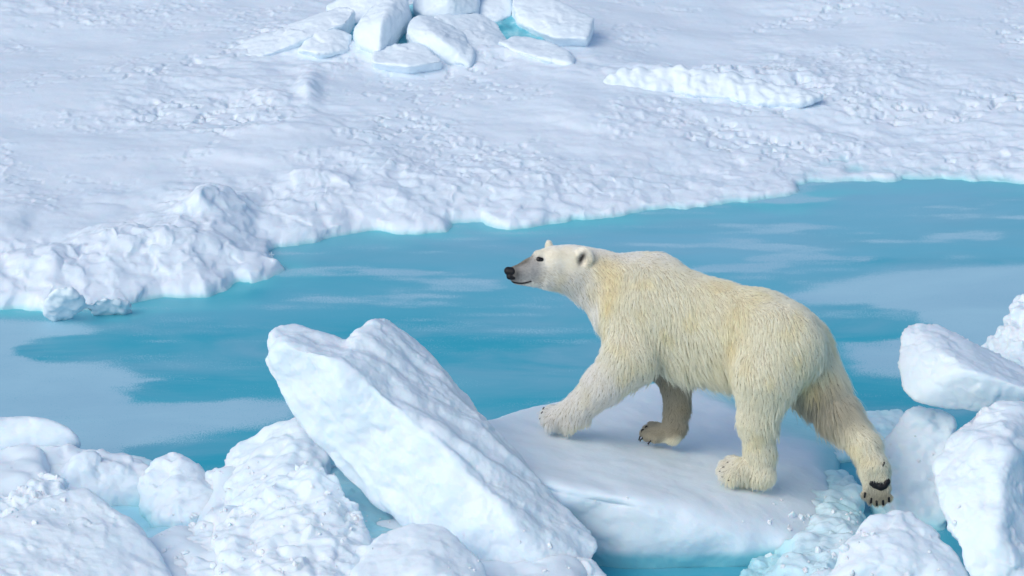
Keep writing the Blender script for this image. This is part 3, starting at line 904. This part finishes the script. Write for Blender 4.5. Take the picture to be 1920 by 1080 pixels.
def build_bear():
    bones = []                                            # (a, b, ra, rb, fur direction, fur length, colour index)

    f = Field(B(930, 440, 0.9) * 0 + np.array((-0.15, 23.7, 0.0)), np.array((2.55, 26.0, 1.75)), 0.008)

    def limb(a, b, ra, rb, k=0.05, w=LAT, ws=1.0, cut=False):
        f.cone(B(*a), B(*b), ra * PX, rb * PX, k, w, ws, cut)

    # trunk
    limb((1472, 641, -.24), (1425, 634, -.16), 74, 83, .06, LAT, .80)
    limb((1425, 628, -.16), (1330, 612, .00), 84, 86, .08, LAT, .82)
    limb((1330, 612, .00), (1240, 590, .10), 86, 96, .08, LAT, .80)
    limb((1240, 590, .10), (1190, 572, .16), 96, 88, .08, LAT, .78)
    limb((1235, 505, .12), (1205, 510, .16), 28, 30, .10, LAT, .8)            # hump over the shoulders
    limb((1360, 650, .00), (1290, 640, .06), 70, 66, .08, LAT, .8)            # belly
    # neck and throat
    limb((1195, 560, .16), (1120, 520, .17), 76, 50, .08, LAT, .72)
    limb((1120, 520, .17), (1072, 503, .14), 48, 40, .06, LAT, .78)
    limb((1160, 560, .16), (1080, 530, .14), 40, 26, .06, LAT, .7)
    # head
    limb((1078, 500, .14), (1040, 496, .10), 37, 35, .05, HLAT, .92)
    limb((1070, 518, .12), (1025, 520, .08), 28, 22, .04, HLAT, .95)          # cheek
    limb((1040, 500, .10), (1000, 507, .05), 31, 24, .04, HLAT, .78)
    limb((1003, 506, .05), (966, 513, .00), 24, 15, .03, HLAT, .80)           # muzzle
    limb((1000, 524, .05), (970, 525, .01), 14, 8.5, .02, HLAT, .85)          # lower jaw
    limb((1008, 478, .03), (1022, 476, .06), 8, 8, .03)                       # brow
    # near ear: a cupped disc; far ear: a small tip over the forehead
    e = B(1093, 486, .02)
    f.cone(e + np.array((0.002, 0.012, 0.012)), e + np.array((0.004, 0.014, -0.004)), 20.0 * PX, 17.0 * PX, 0.008, np.array((-.50, -.83, .15)), .36)
    f.cone(e + np.array((-0.012, -0.022, 0.006)), e + np.array((-0.006, -0.018, -0.006)), 12 * PX, 10 * PX, 0.006, None, 1.0, True)
    e2 = B(1030, 464, .24)
    f.cone(e2, e2 + np.array((-0.006, 0, 0.030)), 9 * PX, 6 * PX, 0.015, np.array((-.3, -.9, 0)), .6)
    # near front leg, reaching forward
    limb((1190, 600, .02), (1180, 670, -.03), 62, 50, .06, LAT, .72)
    limb((1180, 672, -.03), (1130, 722, .06), 47, 36, .05)
    limb((1130, 722, .06), (1085, 765, .14), 36, 26, .04)
    limb((1085, 765, .14), (1050, 783, .19), 26, 24, .04)
    for k_, (x, y, d) in enumerate([(1030, 798, .12), (1026, 790, .16), (1024, 783, .20), (1026, 776, .24), (1034, 770, .28)]):
        limb((1052, 783, .19), (x, y - 2, d), 17, 9.5, .012)
    limb((1092, 782, .14), (1066, 796, .14), 14, 13, .03)
    # far front leg, standing
    limb((1225, 640, .30), (1268, 705, .32), 52, 34, .05)
    limb((1268, 705, .32), (1270, 765, .34), 31, 23, .04)
    limb((1270, 765, .34), (1262, 805, .34), 22, 22, .03)
    for x, y, d in [(1228, 824, .28), (1214, 821, .31), (1209, 814, .35), (1213, 807, .39), (1222, 801, .43)]:
        limb((1256, 812, .34), (x, y - 2, d), 17, 9, .010)
    limb((1270, 800, .34), (1262, 822, .31), 16, 13, .03)
    # near hind leg, standing: knee forward under the belly, hock behind
    limb((1470, 650, -.36), (1435, 700, -.36), 74, 62, .07, LAT, .70)
    limb((1430, 720, -.36), (1420, 790, -.30), 52, 34, .06, LAT, .9)
    limb((1420, 790, -.30), (1425, 850, -.24), 33, 27, .05)
    limb((1425, 850, -.24), (1430, 888, -.24), 27, 22, .04)
    for x, y, d in [(1372, 900, -.30), (1358, 893, -.26), (1354, 884, -.22), (1358, 874, -.18), (1370, 866, -.14)]:
        limb((1400, 880, -.22), (x, y - 2, d), 21, 10, .014)
    limb((1430, 890, -.24), (1395, 889, -.22), 21, 20, .03)
    # far hind leg, pushed back off the ice, sole towards us
    limb((1500, 650, -.12), (1530, 720, -.12), 62, 50, .07, LAT, .85)
    limb((1530, 720, -.12), (1570, 775, -.16), 48, 36, .06)
    limb((1570, 775, -.16), (1622, 838, -.26), 36, 26, .05)
    limb((1622, 838, -.26), (1640, 880, -.30), 27, 26, .04)
    limb((1640, 880, -.30), (1645, 915, -.30), 26, 25, .03, np.array((0, 1, .3)), .75)
    for x, y in [(1622, 928), (1632, 938), (1644, 943), (1656, 942), (1666, 934)]:
        limb((1643, 915, -.29), (x, y, -.31), 14, 8, .008)
    # tail
    limb((1528, 650, -.22), (1538, 700, -.26), 20, 11, .04)
    v, q = f.mesh()
    # keep the largest piece only
    q = outward(v, q)
    me = make_mesh('polar_bear', v, q)
    return me, v, q


bear_me, bv, bq = build_bear()
bn = vnormals(bv, bq)
bear_org = P(1330, 860, D0); bear_org[2] = 0.33
bvh = BVHTree.FromPolygons([tuple(p) for p in bv], [tuple(int(i) for i in p) for p in bq], all_triangles=False)


def hit(px, py):
    c = Vector((0, 0, CAM_H))
    d = (Vector(P(px, py, 25.0)) - c).normalized()
    loc, nrm, i, t = bvh.ray_cast(c, d)
    return (np.array(loc), np.array(nrm)) if loc else (B(px, py, 0), np.array((0, -1, 0)))


# fur flow: zones along the body, each with a lie, a length and a tint
def Z_(a, b, r, lie, ln, tint, w=1.0):
    return (B(*a), B(*b), r * PX, np.asarray(lie, float), ln, tint, w)


TAILW = np.array((math.cos(YAW), -math.sin(YAW), 0.0))     # from head to tail
DOWN = np.array((0, 0, -1.0))
CREAM, WHITE, YELLOW, GREY, DIRT_SHADE, SOOT = range(6)  # dirt tint also paints in the shade on far legs and inner thigh
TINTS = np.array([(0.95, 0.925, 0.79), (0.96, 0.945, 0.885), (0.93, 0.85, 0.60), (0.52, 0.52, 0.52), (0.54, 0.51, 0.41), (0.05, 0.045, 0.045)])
zones = [
    Z_((1480, 560, -.2), (1300, 525, .1), 60, TAILW + DOWN * .25, .045, CREAM),
    Z_((1470, 640, -.4), (1420, 680, -.4), 60, TAILW * .45 + DOWN, .055, CREAM),
    Z_((1400, 560, -.2), (1330, 560, -.1), 30, TAILW * .8 + DOWN * .6, .045, YELLOW, .45),
    Z_((1380, 600, -.3), (1385, 690, -.3), 26, TAILW * .35 + DOWN, .055, YELLOW, .8),
    Z_((1330, 620, -.2), (1250, 600, -.2), 70, TAILW * .5 + DOWN, .06, CREAM),
    Z_((1360, 700, -.1), (1260, 690, .0), 30, TAILW * .35 + DOWN, .10, CREAM),
    Z_((1205, 500, .1), (1240, 500, .1), 30, TAILW + DOWN * .3, .045, WHITE),
    Z_((1190, 540, .0), (1190, 660, -.1), 45, TAILW * .25 + DOWN, .055, CREAM),
    Z_((1138, 505, .0), (1150, 555, .0), 24, TAILW * .9 + DOWN * .7, .045, YELLOW, 1.3),
    Z_((1120, 490, .1), (1170, 490, .1), 30, TAILW + DOWN * .2, .026, WHITE),
    Z_((1120, 540, .1), (1080, 540, .1), 30, TAILW * .7 + DOWN * .9, .042, WHITE),
    Z_((1112, 572, .1), (1060, 555, .1), 16, TAILW * .9 + DOWN, .075, WHITE),
    Z_((1070, 490, .1), (1040, 490, .1), 30, TAILW + DOWN * .15, .016, WHITE, 1.3),
    Z_((990, 505, .0), (968, 512, .0), 17, TAILW + DOWN * .15, .009, GREY, 1.6),
    Z_((985, 484, .0), (962, 499, .0), 7, TAILW, .006, DIRT_SHADE, 1.5),
    Z_((1010, 540, .0), (975, 538, .0), 8, TAILW + DOWN * .3, .014, WHITE, 1.5),
    Z_((1040, 525, .05), (1060, 540, .05), 22, TAILW * .8 + DOWN * .7, .035, WHITE, 1.2),
    # near front leg
    Z_((1180, 680, .0), (1120, 735, .06), 40, np.array((-.35, 0, -1)), .045, WHITE),
    Z_((1110, 740, .1), (1060, 780, .18), 28, np.array((-.3, 0, -1)), .045, WHITE),
    Z_((1215, 690, .0), (1180, 730, .0), 14, np.array((.2, 0, -1)), .08, CREAM),
    Z_((1035, 785, .18), (1075, 800, .14), 16, np.array((-.2, -.1, -1)), .055, WHITE, 1.2),
    Z_((1100, 790, .14), (1075, 800, .14), 10, np.array((.5, 0, -1)), .055, CREAM, 1.3),
    # far front leg
    Z_((1260, 700, .3), (1275, 760, .34), 34, DOWN + TAILW * .15, .045, DIRT_SHADE),
    Z_((1290, 770, .34), (1275, 790, .34), 12, DOWN + TAILW * .6, .05, DIRT_SHADE),
    Z_((1260, 800, .34), (1212, 815, .33), 20, np.array((-1, -.1, -.6)), .020, DIRT_SHADE, .7),
    Z_((1250, 830, .3), (1270, 825, .3), 8, np.array((-.4, -.1, -1)), .020, CREAM, 1.),
    # near hind leg
    Z_((1430, 740, -.36), (1425, 850, -.26), 44, DOWN + TAILW * .2, .045, CREAM),
    Z_((1470, 740, -.4), (1450, 790, -.36), 20, DOWN + TAILW * .25, .085, CREAM),
    Z_((1440, 880, -.24), (1400, 890, -.22), 22, np.array((-.5, -.1, -.8)), .05, CREAM, 1.2),
    Z_((1375, 880, -.2), (1358, 885, -.2), 16, np.array((-1, -.1, -.4)), .03, WHITE, 1.2),
    # tail and far hind leg
    Z_((1530, 650, -.25), (1540, 700, -.28), 18, DOWN + TAILW * .2, .09, CREAM),
    Z_((1515, 700, -.3), (1520, 730, -.3), 12, DOWN, .10, YELLOW, 2.0),
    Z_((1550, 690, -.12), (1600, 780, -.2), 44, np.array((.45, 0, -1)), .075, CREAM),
    Z_((1545, 745, -.2), (1575, 775, -.2), 30, np.array((.35, 0, -1)), .08, DIRT_SHADE, 2.6),
    Z_((1590, 700, -.1), (1625, 800, -.15), 18, np.array((.7, 0, -1)), .13, CREAM, 1.8),
    Z_((1590, 800, -.2), (1625, 850, -.28), 26, np.array((.5, 0, -1)), .045, CREAM),
    Z_((1580, 830, -.2), (1610, 870, -.28), 10, np.array((.2, 0, -1)), .045, DIRT_SHADE),
    Z_((1640, 870, -.32), (1642, 900, -.32), 24, np.array((0, 0, -1)), .032, CREAM, 1.2),
    Z_((1635, 925, -.32), (1655, 930, -.32), 18, np.array((0, -.1, -1)), .026, DIRT_SHADE, .8),
]


def zone_eval(p):
    lie = np.zeros((len(p), 3)); ln = np.zeros(len(p)); tint = np.zeros((len(p), 3)); W = np.zeros(len(p)) + 1e-12
    for a, b, r, dr, L, t, w in zones:
        ab = b - a
        h = np.clip((p - a) @ ab / (ab @ ab + 1e-9), 0, 1)
        d = np.linalg.norm(p - a - h[:, None] * ab, axis=1)
        wt = w * np.exp(-(d / (r * 0.9)) ** 2) + 1e-7 / (0.01 + d * d)
        W += wt
        lie += wt[:, None] * (dr / np.linalg.norm(dr))
        ln += wt * L
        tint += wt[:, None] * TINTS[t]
    return lie / W[:, None], ln / W, tint / W[:, None]


# skin colour follows the same tints, darker and pinker under the coat
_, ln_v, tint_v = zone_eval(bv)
pxv, pyv, _ = project(bv)


def dark_spots(p, px, py, col):
    # inside of the ear, eyelids, lips: painted in the coat itself
    near = p[:, 1] < 26.2
    e = np.exp(-(((px + 0.35 * (py - 485) - 1090) / 5.5) ** 2 + ((py - 484) / 10.0) ** 2) * 1.0)
    e = np.minimum(e * 1.3, 1)
    eye = np.exp(-(((px - 1013) / 9.5) ** 2 + ((py - 487) / 6.0) ** 2) * 1.6) * 0.75
    lip_y = 527 + 4.0 * np.sin(np.clip((px - 958) / 38, 0, 1) * math.pi)
    lip = np.where((px > 956) & (px < 996), np.exp(-((py - lip_y) / 1.7) ** 2), 0)
    muz = np.exp(-(((px - 962) / 15) ** 2 + ((py - 513) / 15) ** 2)) * 0.85
    bridge = np.exp(-(((py - (500 - (px - 958) * 0.52) - 5) / 5.0) ** 2)) * sstep(955, 965, px) * sstep(1005, 985, px) * 0.55
    k = np.clip(np.maximum.reduce([e, eye, lip, muz, bridge]), 0, 1)[:, None]
    return col * (1 - k) + np.array((0.02, 0.018, 0.018)) * k


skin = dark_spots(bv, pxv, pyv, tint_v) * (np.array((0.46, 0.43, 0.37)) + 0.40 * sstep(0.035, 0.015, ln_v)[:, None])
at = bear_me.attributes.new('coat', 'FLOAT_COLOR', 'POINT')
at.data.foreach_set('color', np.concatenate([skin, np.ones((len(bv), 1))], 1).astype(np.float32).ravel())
m, n, l, b = new_mat('bear_skin')
a_ = n.new('ShaderNodeAttribute'); a_.attribute_name = 'coat'
l.new(a_.outputs['Color'], b.inputs['Base Color'])
b.inputs['Roughness'].default_value = 0.8
bear_me.materials.append(m)
bear = link('polar_bear', bear_me)
tag(bear, 'cream white polar bear striding left across an ice slab, one rear sole showing', 'polar bear')

M_BLACK, _n, _l, _b = new_mat('black_skin')
_b.inputs['Base Color'].default_value = (0.012, 0.012, 0.014, 1)
_b.inputs['Roughness'].default_value = 0.5
_b.inputs['Specular IOR Level'].default_value = 0.25
bump(_n, _l, _b, [(tex_noise(_n, _l, _n.new('ShaderNodeTexCoord').outputs['Object'], 260, 3), 0.35, 0.002)])
M_EYE, _n, _l, _b = new_mat('eye')
_b.inputs['Base Color'].default_value = (0.012, 0.008, 0.006, 1)
_b.inputs['Roughness'].default_value = 0.08
M_CLAW, _n, _l, _b = new_mat('claw')
_b.inputs['Base Color'].default_value = (0.02, 0.018, 0.016, 1)
_b.inputs['Roughness'].default_value = 0.35


def field_part(name, prims, vox, mat, parent):
    """A small part of the bear: tapered lumps (pixel points or world points, radii in metres) melted together."""
    A = np.array([p for q in prims for p in (q[0], q[1])]); r = max(max(q[2], q[3]) for q in prims)
    f = Field(A.min(0) - r - 3 * vox, A.max(0) + r + 3 * vox, vox)
    for q in prims: f.cone(q[0], q[1], q[2], q[3], q[4] if len(q) > 4 else 0.004, *(q[5:] if len(q) > 5 else ()))
    v, qd = f.mesh(); qd = outward(v, qd)
    return link(name, make_mesh(name, v, qd, mat), parent)


# nose, eye
nz = lambda x, y, d: B(x, y, d)
field_part('nose', [(nz(953, 508, -.016), nz(960, 509, -.016), .026, .028, .008, HLAT, 1.15), (nz(956, 518, -.018), nz(963, 519, -.016), .022, .020, .008, HLAT, 1.0),
                    (nz(950, 511, -.030), nz(951, 512, -.03), .006, .005, .003)], 0.0022, M_BLACK, bear)
ep, en = hit(1013, 487)
field_part('eye', [(ep + np.array((-.010, .004, .001)), ep + np.array((.008, .005, -.001)), .0165, .0140, .004)], 0.002, M_EYE, bear)


# claws and pads
def claw(px, py, dx, dy, ln=0.026, r=0.0055, out=0.012):
    p, nn = hit(px, py)
    a = p + nn * out * 0.3
    v = P(px + dx, py + dy, 25.9) - P(px, py, 25.9); v = v / np.linalg.norm(v)
    b = a + v * ln * 0.55 + nn * out
    c = a + v * ln + nn * out * 0.4
    field_part('claw', [(a, b, r, r * 0.8, .003), (b, c, r * 0.8, r * 0.25, .003)], 0.0018, M_CLAW, bear)


for x, y in [(1200, 818), (1206, 821), (1221, 826), (1206, 806), (1213, 800)]: claw(x, y, -0.45, 1.0)
for x, y in [(1020, 764), (1017, 772), (1016, 783), (1019, 793)]: claw(x, y, -1.0, 0.9, 0.015, 0.004, 0.006)
for x, y in [(1358, 876), (1352, 884), (1356, 893), (1368, 900), (1366, 868)]: claw(x, y, -1.0, 0.5, 0.013, 0.0035, 0.005)
for x, y in [(1621, 929), (1633, 939), (1644, 944), (1656, 943), (1667, 937)]:
    p0, n0 = hit(x + (0.6 if x < 1644 else -0.6), y - 4); p1, n1 = hit(x, y + 3)
    field_part('toe_pad', [(p0 + n0 * .000, p1 + n1 * .001, .0078, .0064, .003)], 0.0018, M_BLACK, bear)
pp = [hit(x, y) for x, y in [(1635, 906), (1642, 910), (1650, 912), (1658, 911), (1665, 903)]]
field_part('paw_pad', [(pp[i][0] - pp[i][1] * .010, pp[i + 1][0] - pp[i + 1][1] * .010, .023, .024, .006) for i in range(4)] + [(pp[2][0] - pp[2][1] * .012, hit(1652, 913)[0] - pp[2][1] * .012, .029, .029, .006)], 0.0022, M_BLACK, bear)
p0, n0 = hit(1657, 868); p1, n1 = hit(1655, 874)
field_part('toe_pad', [(p0 + n0 * .004, p1 + n1 * .004, .006, .004, .003)], 0.0018, M_BLACK, bear)
# the dark line of the mouth
lp = [hit(x, 528 + 3.6 * math.sin(min(1, (x - 959) / 37) * math.pi) - (x - 959) * 0.02)[0] for x in range(961, 997, 5)]
field_part('lip', [(lp[i], lp[i + 1], .0042, .0038 if i < 5 else .0022, .003) for i in range(len(lp) - 1)], 0.0018, M_BLACK, bear)


# ---- fur strands
def build_fur(N=260000, NPT=6):
    tri = np.concatenate([bq[:, [0, 1, 2]], bq[:, [0, 2, 3]]])
    a, b_, c = bv[tri[:, 0]], bv[tri[:, 1]], bv[tri[:, 2]]
    nr = np.cross(b_ - a, c - a)
    area = np.linalg.norm(nr, axis=1) / 2
    cen = (a + b_ + c) / 3
    facing = np.einsum('ij,ij->i', bn[tri[:, 0]], cen - np.array((0, 0, CAM_H)))
    _, lnt, _ = zone_eval(cen)
    dens = np.clip(0.05 / lnt, 0.7, 3.0)                     # short coat grows denser
    w = area * dens
    w /= w.sum()
    t = RNG.choice(len(tri), N, p=w)
    r1, r2 = RNG.random(N), RNG.random(N)
    s = np.sqrt(r1)
    u0, u1, u2 = 1 - s, s * (1 - r2), s * r2
    p = a[t] * u0[:, None] + b_[t] * u1[:, None] + c[t] * u2[:, None]
    nn = bn[tri[t, 0]] * u0[:, None] + bn[tri[t, 1]] * u1[:, None] + bn[tri[t, 2]] * u2[:, None]
    nn /= np.linalg.norm(nn, axis=1, keepdims=True)
    # no strands on pads, nose, eye, ear hole
    px, py, dd = project(p)
    front = p[:, 1] < 26.4
    vis = np.einsum('ij,ij->i', nn, np.array((0, 0, CAM_H)) - p) > 0
    bald = ((px - 1013) / 10.0) ** 2 + ((py - 487) / 6.0) ** 2 < 1
    bald |= ((px - 956) / 12.0) ** 2 + ((py - 512) / 11.5) ** 2 < 1
    bald |= (((px - 1091) / 4.0) ** 2 + ((py - 486) / 7.5) ** 2 < 1)
    bald |= (((px - 1650) / 18.0) ** 2 + ((py - 908) / 8.0) ** 2 < 1)
    for x, y in [(1620, 928), (1633, 938), (1644, 943), (1656, 942), (1667, 937)]:
        bald |= (((px - x) / 3.0) ** 2 + ((py - y) / 5.0) ** 2 < 1)
    keep = ~(bald & vis)
    p, nn, px, py = p[keep], nn[keep], px[keep], py[keep]
    N = len(p)
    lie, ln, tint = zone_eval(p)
    ln = np.where(ln < 0.06, ln * 0.72, ln)
    # slow wander of the lie, the cow-licks of a damp coat
    wander = np.stack([noise3(p / 0.16, 3), noise3(p / 0.16, 33), noise3(p / 0.16, 63)], 1) * 0.45 \
        + np.stack([noise3(p / 0.05, 4), noise3(p / 0.05, 34), noise3(p / 0.05, 64)], 1) * 0.25
    lie = lie + wander
    tan = lie - nn * np.einsum('ij,ij->i', lie, nn)[:, None]
    tan /= np.linalg.norm(tan, axis=1, keepdims=True) + 1e-6
    ln = ln * (0.75 + 0.5 * RNG.random(N)) * (1 + 0.35 * noise3(p / 0.08, 8))
    loose = RNG.random(N) < 0.06
    ln = np.where(loose, ln * 1.3, ln)
    jit = RNG.normal(0, 0.10, (N, 3))
    lift = 0.30 + 0.10 * RNG.random(N) + 0.25 * loose
    short = sstep(0.03, 0.012, ln)
    lift = lift * (1 - 0.35 * short)
    ts = np.linspace(0, 1, NPT)
    pts = np.empty((N, NPT, 3))
    for k, s in enumerate(ts):
        dirv = tan * s + nn * (lift * s * (1.25 - 0.75 * s))[:, None] + jit * s * s * 0.8
        dirv[:, 2] -= 0.30 * s * s * (1 - short)
        pts[:, k] = p + dirv * ln[:, None]
    # clump the strands towards tufts
    NG = 26000
    gi = RNG.choice(N, NG, replace=False)
    kd = KDTree(NG)
    for k, i in enumerate(gi): kd.insert(p[i], k)
    kd.balance()
    own = np.array([kd.find(q)[1] for q in p])
    gp = pts[gi[own]]
    same = np.einsum('ij,ij->i', nn, nn[gi[own]]) > 0.5
    cl = (0.62 + 0.30 * sstep(-0.5, 0.5, noise3(p / 0.22, 90))) * same * (0.35 + 0.65 * sstep(0.012, 0.045, ln))
    cl = np.where(loose, 0.1, cl)             # loose guard hairs
    for k, s in enumerate(ts):
        w_ = (cl * s ** 0.85)[:, None]
        pts[:, k] = pts[:, k] * (1 - w_) + (gp[:, k] * 1.0) * w_
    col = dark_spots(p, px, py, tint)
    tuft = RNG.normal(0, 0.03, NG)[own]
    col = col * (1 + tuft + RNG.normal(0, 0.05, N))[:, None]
    yel = sstep(0.0, 0.6, noise3(p / 0.13, 70))[:, None] * 0.10
    col = col * (1 - yel * np.array((0.1, 0.35, 1.0)))
    gray = (sstep(940, 1010, px) * sstep(1030, 985, px))
    salt = RNG.random(N) < 0.45 * gray * sstep(470, 490, py) * sstep(540, 525, py)
    col[salt] *= 0.35
    col = np.clip(col, 0.01, 0.95)
    cu = bpy.data.hair_curves.new('fur')
    cu.add_curves([NPT] * N)
    cu.attributes['position'].data.foreach_set('vector', pts.astype(np.float32).ravel())
    rad = cu.attributes.get('radius') or cu.attributes.new('radius', 'FLOAT', 'POINT')
    base_r = 0.00075 * (1 - 0.45 * short)
    rr = base_r[:, None] * np.array([1.0, 1.0, 0.92, 0.75, 0.5, 0.12])[None, :]
    rad.data.foreach_set('value', rr.astype(np.float32).ravel())
    ca = cu.attributes.new('tint', 'FLOAT_COLOR', 'CURVE')
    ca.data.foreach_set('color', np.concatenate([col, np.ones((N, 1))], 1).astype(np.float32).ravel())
    m, n, l, b = new_mat('fur')
    n.remove(b)
    a_ = n.new('ShaderNodeAttribute'); a_.attribute_name = 'tint'
    hi = n.new('ShaderNodeHairInfo')
    gm = n.new('ShaderNodeGamma'); l.new(a_.outputs['Color'], gm.inputs[0])
    gm.inputs[1].default_value = 1.0
    dif = n.new('ShaderNodeBsdfDiffuse'); tr = n.new('ShaderNodeBsdfTranslucent'); gl = n.new('ShaderNodeBsdfAnisotropic')
    l.new(gm.outputs[0], dif.inputs[0]); l.new(gm.outputs[0], tr.inputs[0])
    gl.inputs['Roughness'].default_value = 0.45
    gl.inputs['Color'].default_value = (0.8, 0.8, 0.8, 1)
    m1 = n.new('ShaderNodeMixShader'); m1.inputs[0].default_value = 0.45
    l.new(dif.outputs[0], m1.inputs[1]); l.new(tr.outputs[0], m1.inputs[2])
    m2 = n.new('ShaderNodeMixShader'); m2.inputs[0].default_value = 0.05
    l.new(m1.outputs[0], m2.inputs[1]); l.new(gl.outputs[0], m2.inputs[2])
    l.new(m2.outputs[0], n['Material Output'].inputs['Surface'])
    cu.materials.append(m)
    o = bpy.data.objects.new('fur', cu)
    COL.objects.link(o)
    o.parent = bear
    return o


build_fur()
